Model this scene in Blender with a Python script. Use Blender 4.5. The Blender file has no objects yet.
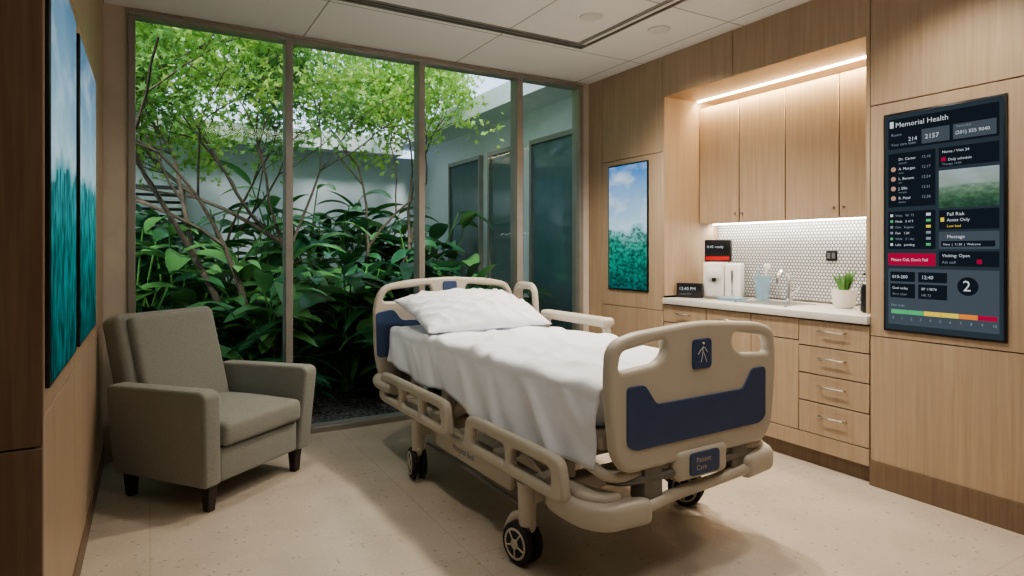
import bpy, bmesh, math, random
from math import sin, cos, pi, radians
from mathutils import Vector, Matrix, noise
random.seed(7)
S = bpy.context.scene
COL = S.collection

# ------------------------------------------------------------ materials
def new_mat(name):
    m = bpy.data.materials.new(name); m.use_nodes = True
    nt = m.node_tree
    for n in list(nt.nodes):
        if n.type != 'OUTPUT_MATERIAL': nt.nodes.remove(n)
    out = [n for n in nt.nodes if n.type == 'OUTPUT_MATERIAL'][0]
    return m, nt, out
def N(nt, t, **kw):
    n = nt.nodes.new(t)
    for k, v in kw.items():
        if k in n.inputs: n.inputs[k].default_value = v
        else: setattr(n, k, v)
    return n
def c4(c): return (c[0], c[1], c[2], 1)
def ramp(nt, stops):
    r = nt.nodes.new('ShaderNodeValToRGB'); cr = r.color_ramp
    while len(cr.elements) < len(stops): cr.elements.new(0.5)
    for e, (p, c) in zip(cr.elements, stops):
        e.position = p; e.color = c4(c)
    return r
def pmat(name, col, rough=0.5, metal=0.0, var=0.06, scale=8, bump=0.0, bscale=60, spec=0.5, sheen=0):
    m, nt, out = new_mat(name)
    b = N(nt, 'ShaderNodeBsdfPrincipled'); b.inputs['Roughness'].default_value = rough
    b.inputs['Metallic'].default_value = metal
    b.inputs['Specular IOR Level'].default_value = spec
    if sheen: b.inputs['Sheen Weight'].default_value = sheen
    tc = N(nt, 'ShaderNodeTexCoord')
    no = N(nt, 'ShaderNodeTexNoise'); no.inputs['Scale'].default_value = scale; no.inputs['Detail'].default_value = 4
    nt.links.new(tc.outputs['Object'], no.inputs['Vector'])
    r = ramp(nt, [(0.3, [x*(1-var) for x in col]), (0.7, [min(1, x*(1+var)) for x in col])])
    nt.links.new(no.outputs['Fac'], r.inputs['Fac']); nt.links.new(r.outputs['Color'], b.inputs['Base Color'])
    if bump:
        n2 = N(nt, 'ShaderNodeTexNoise'); n2.inputs['Scale'].default_value = bscale
        nt.links.new(tc.outputs['Object'], n2.inputs['Vector'])
        bp = N(nt, 'ShaderNodeBump'); bp.inputs['Strength'].default_value = bump; bp.inputs['Distance'].default_value = 0.01
        nt.links.new(n2.outputs['Fac'], bp.inputs['Height']); nt.links.new(bp.outputs['Normal'], b.inputs['Normal'])
    nt.links.new(b.outputs[0], out.inputs[0])
    return m
def emis(name, col, st):
    m, nt, out = new_mat(name)
    e = N(nt, 'ShaderNodeEmission'); e.inputs[0].default_value = c4(col); e.inputs[1].default_value = st
    nt.links.new(e.outputs[0], out.inputs[0]); return m
def wood(name, c1, c2, rough=0.45):
    m, nt, out = new_mat(name)
    b = N(nt, 'ShaderNodeBsdfPrincipled'); b.inputs['Roughness'].default_value = rough
    tc = N(nt, 'ShaderNodeTexCoord'); mp = N(nt, 'ShaderNodeMapping'); mp.inputs['Scale'].default_value = (34, 34, 1.3)
    no = N(nt, 'ShaderNodeTexNoise'); no.inputs['Scale'].default_value = 1.6; no.inputs['Detail'].default_value = 7; no.inputs['Distortion'].default_value = 0.6
    nt.links.new(tc.outputs['Object'], mp.inputs[0]); nt.links.new(mp.outputs[0], no.inputs['Vector'])
    mp2 = N(nt, 'ShaderNodeMapping'); mp2.inputs['Scale'].default_value = (2.2, 2.2, 0.5)
    n2 = N(nt, 'ShaderNodeTexNoise'); n2.inputs['Scale'].default_value = 1.5
    nt.links.new(tc.outputs['Object'], mp2.inputs[0]); nt.links.new(mp2.outputs[0], n2.inputs['Vector'])
    r = ramp(nt, [(0.3, c1), (0.72, c2)])
    nt.links.new(no.outputs['Fac'], r.inputs['Fac'])
    mx = N(nt, 'ShaderNodeMix'); mx.data_type = 'RGBA'; mx.blend_type = 'MULTIPLY'; mx.inputs[0].default_value = 0.25
    r2 = ramp(nt, [(0.3, (0.7, 0.7, 0.7)), (0.7, (1, 1, 1))])
    nt.links.new(n2.outputs['Fac'], r2.inputs['Fac'])
    nt.links.new(r.outputs[0], mx.inputs[6]); nt.links.new(r2.outputs[0], mx.inputs[7])
    nt.links.new(mx.outputs[2], b.inputs['Base Color'])
    nt.links.new(b.outputs[0], out.inputs[0]); return m

M = {}
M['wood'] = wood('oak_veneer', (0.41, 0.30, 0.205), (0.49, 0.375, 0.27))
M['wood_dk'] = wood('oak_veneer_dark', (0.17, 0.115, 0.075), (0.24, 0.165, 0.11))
M['gap'] = pmat('panel_gap', (0.05, 0.035, 0.025), 0.9)
M['plaster'] = pmat('wall_plaster', (0.62, 0.57, 0.49), 0.8, bump=0.05)
M['alu'] = pmat('bronze_aluminium', (0.36, 0.34, 0.31), 0.4, 0.35)
M['bed'] = pmat('bed_plastic', (0.55, 0.50, 0.42), 0.38, var=0.02, bump=0.03, bscale=200)
M['bed_dk'] = pmat('bed_metal_grey', (0.20, 0.19, 0.175), 0.45, 0.3)
M['navy'] = pmat('navy_plastic', (0.048, 0.080, 0.175), 0.4, var=0.05)
M['linen'] = pmat('white_linen', (0.82, 0.84, 0.91), 0.85, var=0.02, bump=0.12, bscale=25, sheen=0.2)
M['fabric'] = pmat('grey_upholstery', (0.255, 0.255, 0.225), 0.9, var=0.08, scale=90, bump=0.35, bscale=350, sheen=0.25)
M['legs'] = pmat('dark_leg_wood', (0.03, 0.02, 0.017), 0.4)
M['black'] = pmat('black_plastic', (0.012, 0.012, 0.014), 0.3)
M['rubber'] = pmat('rubber', (0.02, 0.02, 0.022), 0.6)
M['white'] = pmat('white_plastic', (0.75, 0.75, 0.73), 0.35, var=0.02)
M['counter'] = pmat('white_quartz', (0.70, 0.68, 0.64), 0.25, var=0.04, scale=60)
M['chrome'] = pmat('chrome', (0.8, 0.8, 0.82), 0.15, 1.0)
M['nickel'] = pmat('brushed_nickel', (0.55, 0.52, 0.47), 0.3, 1.0)
M['red'] = pmat('red_plastic', (0.5, 0.02, 0.02), 0.4)
M['stucco'] = pmat('stucco', (0.66, 0.70, 0.78), 0.9, var=0.05, scale=2)
M['stucco_w'] = pmat('white_fascia', (0.82, 0.84, 0.87), 0.8, var=0.03)
M['dglass'] = pmat('facade_glass', (0.13, 0.21, 0.23), 0.06, 0.0, spec=0.9)
M['bark'] = pmat('bark', (0.13, 0.10, 0.075), 0.9, var=0.35, scale=25, bump=0.6, bscale=40)
M['pot'] = pmat('white_ceramic', (0.78, 0.76, 0.72), 0.3, var=0.02)
M['succ'] = pmat('succulent_green', (0.10, 0.25, 0.06), 0.5, var=0.3)
M['bluegl'] = pmat('blue_acrylic', (0.25, 0.38, 0.48), 0.15, var=0.1)
M['slot'] = pmat('diffuser_dark', (0.10, 0.10, 0.10), 0.5)
M['ledw'] = emis('led_warm', (1.0, 0.80, 0.48), 18)
M['ledc'] = emis('led_neutral', (1.0, 0.93, 0.80), 14)

def leafmat(name, c1, c2, trans, rough=0.4, scale=1.5):
    m, nt, out = new_mat(name)
    g = N(nt, 'ShaderNodeNewGeometry'); 
    no = N(nt, 'ShaderNodeTexNoise'); no.inputs['Scale'].default_value = scale
    nt.links.new(g.outputs['Position'], no.inputs['Vector'])
    ad = N(nt, 'ShaderNodeMath'); ad.operation = 'MULTIPLY_ADD'; ad.inputs[1].default_value = 0.5
    nt.links.new(g.outputs['Random Per Island'], ad.inputs[0]); 
    sb = N(nt, 'ShaderNodeMath'); sb.operation = 'SUBTRACT'; sb.inputs[1].default_value = 0.25
    nt.links.new(no.outputs['Fac'], sb.inputs[0]); nt.links.new(sb.outputs[0], ad.inputs[2])
    r = ramp(nt, [(0.1, c1), (0.9, c2)]); nt.links.new(ad.outputs[0], r.inputs['Fac'])
    b = N(nt, 'ShaderNodeBsdfPrincipled'); b.inputs['Roughness'].default_value = rough
    t = N(nt, 'ShaderNodeBsdfTranslucent'); mx = N(nt, 'ShaderNodeMixShader'); mx.inputs[0].default_value = trans
    nt.links.new(r.outputs[0], b.inputs['Base Color']); nt.links.new(r.outputs[0], t.inputs[0])
    nt.links.new(b.outputs[0], mx.inputs[1]); nt.links.new(t.outputs[0], mx.inputs[2]); nt.links.new(mx.outputs[0], out.inputs[0])
    return m
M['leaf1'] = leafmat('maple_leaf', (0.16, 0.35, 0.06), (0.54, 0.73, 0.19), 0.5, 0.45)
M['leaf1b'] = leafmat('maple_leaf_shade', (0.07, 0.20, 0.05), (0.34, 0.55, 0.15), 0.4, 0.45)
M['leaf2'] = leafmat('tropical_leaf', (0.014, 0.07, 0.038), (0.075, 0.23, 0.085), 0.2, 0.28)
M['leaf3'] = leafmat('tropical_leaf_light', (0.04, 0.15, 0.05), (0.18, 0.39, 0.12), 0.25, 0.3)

def glassmat():
    m, nt, out = new_mat('window_glass')
    t = N(nt, 'ShaderNodeBsdfTransparent'); t.inputs[0].default_value = (0.95, 0.98, 0.98, 1)
    g = N(nt, 'ShaderNodeBsdfGlossy'); g.inputs['Roughness'].default_value = 0.01
    lw = N(nt, 'ShaderNodeLayerWeight'); lw.inputs[0].default_value = 0.25
    ml = N(nt, 'ShaderNodeMath'); ml.operation = 'MULTIPLY'; ml.inputs[1].default_value = 0.5
    nt.links.new(lw.outputs['Fresnel'], ml.inputs[0])
    mx = N(nt, 'ShaderNodeMixShader'); nt.links.new(ml.outputs[0], mx.inputs[0])
    nt.links.new(t.outputs[0], mx.inputs[1]); nt.links.new(g.outputs[0], mx.inputs[2]); nt.links.new(mx.outputs[0], out.inputs[0])
    return m
M['glass'] = glassmat()

def floormat():
    m, nt, out = new_mat('terrazzo_floor')
    b = N(nt, 'ShaderNodeBsdfPrincipled'); b.inputs['Roughness'].default_value = 0.27
    tc = N(nt, 'ShaderNodeTexCoord')
    base = N(nt, 'ShaderNodeTexNoise'); base.inputs['Scale'].default_value = 3; base.inputs['Detail'].default_value = 6
    nt.links.new(tc.outputs['Object'], base.inputs['Vector'])
    r = ramp(nt, [(0.3, (0.52, 0.45, 0.37)), (0.7, (0.60, 0.525, 0.44))]); nt.links.new(base.outputs['Fac'], r.inputs['Fac'])
    col = r.outputs[0]
    for sc, th, cc, f in ((18, 0.13, (0.34, 0.27, 0.21), 0.6), (34, 0.18, (0.74, 0.69, 0.62), 0.3), (55, 0.2, (0.42, 0.36, 0.30), 0.35)):
        v = N(nt, 'ShaderNodeTexVoronoi'); v.inputs['Scale'].default_value = sc
        nt.links.new(tc.outputs['Object'], v.inputs['Vector'])
        lt = N(nt, 'ShaderNodeMath'); lt.operation = 'LESS_THAN'; lt.inputs[1].default_value = th
        nt.links.new(v.outputs['Distance'], lt.inputs[0])
        mu = N(nt, 'ShaderNodeMath'); mu.operation = 'MULTIPLY'; mu.inputs[1].default_value = f
        nt.links.new(lt.outputs[0], mu.inputs[0])
        mx = N(nt, 'ShaderNodeMix'); mx.data_type = 'RGBA'; nt.links.new(mu.outputs[0], mx.inputs[0])
        nt.links.new(col, mx.inputs[6]); mx.inputs[7].default_value = c4(cc); col = mx.outputs[2]
    br = N(nt, 'ShaderNodeTexBrick'); br.offset = 0
    br.inputs['Scale'].default_value = 1; br.inputs['Brick Width'].default_value = 1.2; br.inputs['Row Height'].default_value = 1.2
    br.inputs['Mortar Size'].default_value = 0.003; br.inputs['Color1'].default_value = (1, 1, 1, 1); br.inputs['Color2'].default_value = (1, 1, 1, 1)
    br.inputs['Mortar'].default_value = (0.88, 0.86, 0.82, 1)
    nt.links.new(tc.outputs['Object'], br.inputs['Vector'])
    mx = N(nt, 'ShaderNodeMix'); mx.data_type = 'RGBA'; mx.blend_type = 'MULTIPLY'; mx.inputs[0].default_value = 1
    nt.links.new(col, mx.inputs[6]); nt.links.new(br.outputs[0], mx.inputs[7])
    nt.links.new(mx.outputs[2], b.inputs['Base Color']); nt.links.new(b.outputs[0], out.inputs[0]); return m
M['floor'] = floormat()
def ceilmat():
    m, nt, out = new_mat('ceiling_tile')
    b = N(nt, 'ShaderNodeBsdfPrincipled'); b.inputs['Roughness'].default_value = 0.85
    tc = N(nt, 'ShaderNodeTexCoord')
    br = N(nt, 'ShaderNodeTexBrick'); br.offset = 0
    mp = N(nt, 'ShaderNodeMapping'); mp.inputs['Location'].default_value = (0.25, 0.14, 0)
    nt.links.new(tc.outputs['Object'], mp.inputs[0]); nt.links.new(mp.outputs[0], br.inputs['Vector'])
    br.inputs['Scale'].default_value = 1; br.inputs['Brick Width'].default_value = 1.2; br.inputs['Row Height'].default_value = 1.0
    br.inputs['Mortar Size'].default_value = 0.005; br.inputs['Color1'].default_value = (0.82, 0.82, 0.82, 1); br.inputs['Color2'].default_value = (0.79, 0.79, 0.79, 1)
    br.inputs['Mortar'].default_value = (0.35, 0.35, 0.35, 1)
    nt.links.new(br.outputs[0], b.inputs['Base Color']); nt.links.new(b.outputs[0], out.inputs[0]); return m
M['ceil'] = ceilmat()
def splashmat():
    m, nt, out = new_mat('mosaic_backsplash')
    b = N(nt, 'ShaderNodeBsdfPrincipled'); b.inputs['Roughness'].default_value = 0.25
    tc = N(nt, 'ShaderNodeTexCoord'); sx = N(nt, 'ShaderNodeSeparateXYZ'); cb = N(nt, 'ShaderNodeCombineXYZ')
    nt.links.new(tc.outputs['Object'], sx.inputs[0]); nt.links.new(sx.outputs[1], cb.inputs[0]); nt.links.new(sx.outputs[2], cb.inputs[1])
    s = 0.026
    def vm(op, a, bb):
        n = nt.nodes.new('ShaderNodeVectorMath'); n.operation = op
        nt.links.new(a, n.inputs[0]); n.inputs[1].default_value = bb; return n
    sc = vm('SCALE', cb.outputs[0], (0, 0, 0)); sc.inputs['Scale'].default_value = 1/s
    R = (1, 1.732, 1)
    ls = []
    for off in ((20, 34.64, 0.5), (20.5, 35.506, 0.5)):
        a = vm('ADD', sc.outputs[0], off); a = vm('MODULO', a.outputs[0], R); a = vm('SUBTRACT', a.outputs[0], (0.5, 0.866, 0.5))
        n = nt.nodes.new('ShaderNodeVectorMath'); n.operation = 'LENGTH'; nt.links.new(a.outputs[0], n.inputs[0]); ls.append(n.outputs['Value'])
    mn = N(nt, 'ShaderNodeMath'); mn.operation = 'MINIMUM'; nt.links.new(ls[0], mn.inputs[0]); nt.links.new(ls[1], mn.inputs[1])
    r = ramp(nt, [(0.30, (0.62, 0.62, 0.61)), (0.44, (0.13, 0.13, 0.13))]); nt.links.new(mn.outputs[0], r.inputs[0])
    nt.links.new(r.outputs[0], b.inputs['Base Color']); nt.links.new(b.outputs[0], out.inputs[0]); return m
M['splash'] = splashmat()
def mulch():
    m, nt, out = new_mat('dark_mulch')
    b = N(nt, 'ShaderNodeBsdfPrincipled'); b.inputs['Roughness'].default_value = 0.95
    tc = N(nt, 'ShaderNodeTexCoord'); v = N(nt, 'ShaderNodeTexVoronoi'); v.inputs['Scale'].default_value = 30
    nt.links.new(tc.outputs['Object'], v.inputs['Vector'])
    r = ramp(nt, [(0.0, (0.34, 0.31, 0.30)), (0.6, (0.06, 0.055, 0.055))]); nt.links.new(v.outputs['Distance'], r.inputs['Fac'])
    bp = N(nt, 'ShaderNodeBump'); bp.inputs['Distance'].default_value = 0.03; bp.invert = True
    nt.links.new(v.outputs['Distance'], bp.inputs['Height']); nt.links.new(bp.outputs[0], b.inputs['Normal'])
    nt.links.new(r.outputs[0], b.inputs['Base Color']); nt.links.new(b.outputs[0], out.inputs[0]); return m
M['mulch'] = mulch()
def landscape(name, z0, z1, st, horizon=0.4, style=0):
    m, nt, out = new_mat(name)
    tc = N(nt, 'ShaderNodeTexCoord'); sx = N(nt, 'ShaderNodeSeparateXYZ'); nt.links.new(tc.outputs['Object'], sx.inputs[0])
    mr = N(nt, 'ShaderNodeMapRange'); mr.inputs[1].default_value = z0; mr.inputs[2].default_value = z1
    nt.links.new(sx.outputs[2], mr.inputs[0])
    no = N(nt, 'ShaderNodeTexNoise'); no.inputs['Scale'].default_value = 4 if style == 0 else 2.2; no.inputs['Detail'].default_value = 9
    nt.links.new(tc.outputs['Object'], no.inputs['Vector'])
    amp = 0.34
    ma = N(nt, 'ShaderNodeMath'); ma.operation = 'MULTIPLY_ADD'; ma.inputs[1].default_value = amp
    s2 = N(nt, 'ShaderNodeMath'); s2.operation = 'SUBTRACT'; s2.inputs[1].default_value = amp/2
    nt.links.new(mr.outputs[0], s2.inputs[0]); nt.links.new(no.outputs['Fac'], ma.inputs[0]); nt.links.new(s2.outputs[0], ma.inputs[2])
    h = horizon
    if style == 1: st_ = [(0, (0.0, 0.09, 0.09)), (h*0.55, (0.01, 0.18, 0.17)), (h, (0.06, 0.30, 0.31)), (h+0.05, (0.36, 0.54, 0.60)), (h+0.25, (0.22, 0.39, 0.50)), (1, (0.12, 0.23, 0.34))]
    elif style == 2: st_ = [(0, (0.05, 0.12, 0.08)), (h*0.5, (0.12, 0.24, 0.14)), (h, (0.25, 0.38, 0.28)), (h+0.05, (0.40, 0.52, 0.45)), (h+0.22, (0.45, 0.57, 0.50)), (1, (0.34, 0.45, 0.40))]
    else: st_ = [(0, (0.01, 0.11, 0.10)), (h*0.5, (0.02, 0.22, 0.16)), (h*0.8, (0.05, 0.29, 0.22)), (h+0.0, (0.20, 0.45, 0.45)), (h+0.05, (0.48, 0.68, 0.80)), (1, (0.06, 0.24, 0.60))]
    r = ramp(nt, st_); nt.links.new(ma.outputs[0], r.inputs['Fac'])
    n2 = N(nt, 'ShaderNodeTexNoise'); n2.inputs['Scale'].default_value = 28; n2.inputs['Detail'].default_value = 10
    mp = N(nt, 'ShaderNodeMapping'); mp.inputs['Scale'].default_value = (1, 1, 0.35) if style == 1 else (1, 1, 1.5)
    nt.links.new(tc.outputs['Object'], mp.inputs[0]); nt.links.new(mp.outputs[0], n2.inputs['Vector'])
    lo = 0.8 if style == 2 else 0.4
    r2 = ramp(nt, [(0.38, (lo, lo, lo)), (0.65, (1.4, 1.4, 1.4))]); nt.links.new(n2.outputs['Fac'], r2.inputs['Fac'])
    lt = N(nt, 'ShaderNodeMath'); lt.operation = 'LESS_THAN'; lt.inputs[1].default_value = h+0.01; nt.links.new(ma.outputs[0], lt.inputs[0])
    mx = N(nt, 'ShaderNodeMix'); mx.data_type = 'RGBA'; mx.blend_type = 'MULTIPLY'
    nt.links.new(lt.outputs[0], mx.inputs[0]); nt.links.new(r.outputs[0], mx.inputs[6]); nt.links.new(r2.outputs[0], mx.inputs[7])
    n3 = N(nt, 'ShaderNodeTexNoise'); n3.inputs['Scale'].default_value = 3.5; n3.inputs['Detail'].default_value = 7
    mp3 = N(nt, 'ShaderNodeMapping'); mp3.inputs['Scale'].default_value = (1, 1, 2.2)
    nt.links.new(tc.outputs['Object'], mp3.inputs[0]); nt.links.new(mp3.outputs[0], n3.inputs['Vector'])
    cl = 0.35 if style == 1 else 0.8
    r3 = ramp(nt, [(0.46, (0, 0, 0)), (0.70, (cl, cl, cl))]); nt.links.new(n3.outputs['Fac'], r3.inputs['Fac'])
    gt = N(nt, 'ShaderNodeMath'); gt.operation = 'GREATER_THAN'; gt.inputs[1].default_value = h+0.04; nt.links.new(ma.outputs[0], gt.inputs[0])
    m3 = N(nt, 'ShaderNodeMath'); m3.operation = 'MULTIPLY'; nt.links.new(gt.outputs[0], m3.inputs[0]); nt.links.new(r3.outputs[0], m3.inputs[1])
    mx2 = N(nt, 'ShaderNodeMix'); mx2.data_type = 'RGBA'; nt.links.new(m3.outputs[0], mx2.inputs[0])
    nt.links.new(mx.outputs[2], mx2.inputs[6]); mx2.inputs[7].default_value = (0.66, 0.77, 0.86, 1)
    e = N(nt, 'ShaderNodeEmission'); e.inputs[1].default_value = st
    nt.links.new(mx2.outputs[2], e.inputs[0]); nt.links.new(e.outputs[0], out.inputs[0]); return m

# ------------------------------------------------------------ geometry helpers
def finish(name, me, mat, parent=None, smooth=40, M4=None):
    if M4 is not None: me.transform(M4)
    if mat is not None and not me.materials: me.materials.append(mat)
    if smooth:
        me.polygons.foreach_set('use_smooth', [True]*len(me.polygons)); me.set_sharp_from_angle(angle=radians(smooth))
    me.update()
    o = bpy.data.objects.new(name, me); COL.objects.link(o)
    if parent is not None: o.parent = parent
    return o
def empty(name, loc=(0, 0, 0), rz=0):
    e = bpy.data.objects.new(name, None); e.location = loc; e.rotation_euler = (0, 0, rz); e.empty_display_size = 0.2
    COL.objects.link(e); return e
def box(name, lo, hi, mat, parent=None, bevel=0.0, seg=3, M4=None, taper=None):
    bm = bmesh.new(); bmesh.ops.create_cube(bm, size=1)
    lo = Vector(lo); hi = Vector(hi); c = (lo+hi)/2; s = hi-lo
    for v in bm.verts:
        v.co = Vector((v.co.x*s.x, v.co.y*s.y, v.co.z*s.z))
        if taper and v.co.z < 0: v.co.x *= taper; v.co.y *= taper
        v.co += c
    if bevel > 0: bmesh.ops.bevel(bm, geom=bm.edges[:]+bm.verts[:], offset=bevel, segments=seg, profile=0.5, affect='EDGES')
    bmesh.ops.recalc_face_normals(bm, faces=bm.faces[:])
    me = bpy.data.meshes.new(name); bm.to_mesh(me); bm.free()
    return finish(name, me, mat, parent, 40 if bevel else 0, M4)
def boxes(name, lst, mat, parent=None, bevel=0.0, seg=2):
    bm = bmesh.new()
    for lo, hi in lst:
        lo = Vector(lo); hi = Vector(hi); c = (lo+hi)/2; s = hi-lo
        r = bmesh.ops.create_cube(bm, size=1)
        for v in r['verts']: v.co = Vector((v.co.x*s.x, v.co.y*s.y, v.co.z*s.z))+c
    if bevel: bmesh.ops.bevel(bm, geom=bm.edges[:], offset=bevel, segments=seg, profile=0.5, affect='EDGES')
    bmesh.ops.recalc_face_normals(bm, faces=bm.faces[:])
    me = bpy.data.meshes.new(name); bm.to_mesh(me); bm.free()
    return finish(name, me, mat, parent, 40 if bevel else 0)
def catmull(pts, n=6, cyc=False):
    P = [Vector(p) for p in pts]; out = []; L = len(P)
    rng = range(L if cyc else L-1)
    for i in rng:
        if cyc: a, b, c, d = P[(i-1) % L], P[i], P[(i+1) % L], P[(i+2) % L]
        else: a = P[max(i-1, 0)]; b = P[i]; c = P[i+1]; d = P[min(i+2, L-1)]
        for k in range(n):
            t = k/n
            out.append(0.5*((2*b)+(c-a)*t+(2*a-5*b+4*c-d)*t*t+(3*b-a-3*c+d)*t**3))
    if not cyc: out.append(P[-1])
    return out
def sweep(bm, pts, r, seg=10, cyc=False, sx=1.0, sy=1.0, up=None):
    n = len(pts); rings = []; prev = None
    for i, p in enumerate(pts):
        if cyc: t = (pts[(i+1) % n]-pts[i-1])
        else: t = (pts[min(i+1, n-1)]-pts[max(i-1, 0)])
        t.normalize()
        if up is not None: u = Vector(up)
        elif prev is None: u = Vector((0, 0, 1)) if abs(t.z) < 0.9 else Vector((1, 0, 0))
        else: u = prev
        u = (u-t*u.dot(t)).normalized(); prev = u; w = t.cross(u)
        rr = r[i] if isinstance(r, (list, tuple)) else r
        rings.append([bm.verts.new(p+(w*cos(2*pi*k/seg)*sx+u*sin(2*pi*k/seg)*sy)*rr) for k in range(seg)])
    for i in range(n if cyc else n-1):
        a = rings[i]; b = rings[(i+1) % n]
        for k in range(seg):
            bm.faces.new((a[k], a[(k+1) % seg], b[(k+1) % seg], b[k]))
    if not cyc:
        bm.faces.new(rings[0]); bm.faces.new(list(reversed(rings[-1])))
def tube(name, pts, r, mat, parent=None, seg=12, cyc=False, sm=0, sx=1, sy=1, up=None):
    P = catmull(pts, sm, cyc) if sm else [Vector(p) for p in pts]
    bm = bmesh.new(); sweep(bm, P, r, seg, cyc, sx, sy, up)
    bmesh.ops.recalc_face_normals(bm, faces=bm.faces[:])
    me = bpy.data.meshes.new(name); bm.to_mesh(me); bm.free()
    return finish(name, me, mat, parent, 60)
def rpoly(pts, r, seg=6):
    out = []; n = len(pts)
    for i in range(n):
        p0 = Vector(pts[i-1]); p1 = Vector(pts[i]); p2 = Vector(pts[(i+1) % n])
        rr = r[i] if isinstance(r, (list, tuple)) else r
        a = (p0-p1); b = (p2-p1); la = a.length; lb = b.length; a.normalize(); b.normalize()
        d = min(rr, la*0.48, lb*0.48)
        s = p1+a*d; e = p1+b*d
        for k in range(seg+1):
            t = k/seg; out.append((1-t)**2*s+2*t*(1-t)*p1+t*t*e)
    return out
def board(name, loops, thick, bev, mat, M4, parent=None):
    cu = bpy.data.curves.new(name, 'CURVE'); cu.dimensions = '2D'; cu.fill_mode = 'BOTH'
    cu.extrude = max(thick/2-bev, 0.0005); cu.bevel_depth = bev; cu.bevel_resolution = 3; cu.offset = -bev
    for L in loops:
        sp = cu.splines.new('POLY'); sp.points.add(len(L)-1); sp.use_cyclic_u = True
        for p, q in zip(sp.points, L): p.co = (q[0], q[1], 0, 1)
    o = bpy.data.objects.new('tmp', cu); COL.objects.link(o)
    bpy.context.view_layer.update()
    me = bpy.data.meshes.new_from_object(o.evaluated_get(bpy.context.evaluated_depsgraph_get()))
    bpy.data.objects.remove(o); me.materials.clear()
    return finish(name, me, mat, parent, 40, M4)
def text(name, s, size, mat, M4, parent=None, ax='LEFT'):
    cu = bpy.data.curves.new(name, 'FONT'); cu.body = s; cu.size = size; cu.align_x = ax; cu.resolution_u = 2
    o = bpy.data.objects.new('tmp', cu); COL.objects.link(o); bpy.context.view_layer.update()
    me = bpy.data.meshes.new_from_object(o.evaluated_get(bpy.context.evaluated_depsgraph_get()))
    bpy.data.objects.remove(o); me.materials.clear()
    return finish(name, me, mat, parent, 0, M4)
def lathe(name, prof, mat, c=(0, 0, 0), parent=None, seg=32, M4=None):
    bm = bmesh.new(); rings = []
    for r, z in prof: rings.append([bm.verts.new((c[0]+r*cos(2*pi*k/seg), c[1]+r*sin(2*pi*k/seg), c[2]+z)) for k in range(seg)])
    for a, b in zip(rings, rings[1:]):
        for k in range(seg): bm.faces.new((a[k], a[(k+1) % seg], b[(k+1) % seg], b[k]))
    bm.faces.new(rings[0]); bm.faces.new(rings[-1])
    bmesh.ops.recalc_face_normals(bm, faces=bm.faces[:])
    me = bpy.data.meshes.new(name); bm.to_mesh(me); bm.free()
    return finish(name, me, mat, parent, 40, M4)

# ------------------------------------------------------------ camera
H = 1.32
cam = bpy.data.cameras.new('camera'); co = bpy.data.objects.new('camera', cam); COL.objects.link(co)
cam.sensor_width = 36; cam.lens = 36*620/1024; cam.shift_y = -38/1024; cam.clip_start = 0.05
co.location = (0, 0, H); co.rotation_euler = (pi/2, 0, -math.atan(362/620)); S.camera = co

XL, XR, YW, ZC = -0.25, 3.5, 4.59, 2.85
# ------------------------------------------------------------ room shell
box('floor', (-1.6, -2, -0.1), (4.25, YW+0.06, 0), M['floor'])
box('ceiling', (-1.75, -2.15, ZC), (4.25, YW+0.14, ZC+0.2), M['ceil'])
boxes('wall_window', [((-0.5, YW, 0), (-0.12, YW+0.14, ZC)), ((-0.12, YW, 2.83), (3.43, YW+0.14, ZC)), ((3.43, YW, 0), (4.25, YW+0.14, ZC))], M['plaster'])
box('wall_rear', (-1.6, -2.15, 0), (4.25, -2, ZC), M['plaster'])
box('wall_left_rear', (-1.75, -2.15, 0), (-1.6, 2.3, ZC), M['plaster'])
# left media wall: thick partition with panels
lw = empty('wall_left')
box('partition_core', (-1.6, 2.10, 0), (XL-0.02, 2.3, ZC), M['gap'], lw)
box('partition_core_b', (-0.5, 2.3, 0), (XL-0.02, YW, ZC), M['gap'], lw)
zs = [(0.0, 0.785), (0.79, 2.30), (2.305, ZC)]
for i, (a, b) in enumerate(zs):
    box('end_panel_%d' % i, (-1.6, 2.085, a), (XL, 2.10, b), M['wood_dk'], lw, 0.002, 1)
ys = [2.102, 2.90, 3.94, 4.585]
for j in range(3):
    for i, (a, b) in enumerate([(0.10, 0.86), (0.865, 2.24), (2.245, ZC)]):
        box('panel_%d_%d' % (j, i), (XL-0.02, ys[j]+0.002, a), (XL, ys[j+1]-0.002, b), M['wood'], lw, 0.002, 1)
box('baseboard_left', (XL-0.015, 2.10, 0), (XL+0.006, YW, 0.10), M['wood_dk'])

# right wall panelling
rw = empty('wall_right')
box('core_far', (XR+0.02, 3.65, 0), (4.25, YW, ZC), M['gap'], rw)
box('core_near', (XR+0.02, -2, 0), (4.25, 1.98, ZC), M['gap'], rw)
box('core_top', (XR+0.02, 1.98, 2.55), (4.25, 3.65, ZC), M['gap'], rw)
box('core_back', (4.12, 1.98, 0), (4.25, 3.65, 2.55), M['plaster'], rw)
box('column_corner', (XR, 4.395, 0.0), (XR+0.02, YW, ZC), M['wood'], rw, 0.002, 1)
for i, (a, b) in enumerate([(0.12, 0.835), (0.84, 2.095), (2.10, ZC)]):
    box('far_panel_%d' % i, (XR, 3.635, a), (XR+0.02, 4.39, b), M['wood'], rw, 0.002, 1)
for j, (y0, y1) in enumerate([(1.25, 1.995), (0.2, 1.245), (-2, 0.195)]):
    for i, (a, b) in enumerate([(0.14, 0.835), (0.84, 2.125), (2.13, ZC)]):
        box('near_panel_%d_%d' % (j, i), (XR, y0, a), (XR+0.02, y1, b), M['wood'], rw, 0.002, 1)
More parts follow.
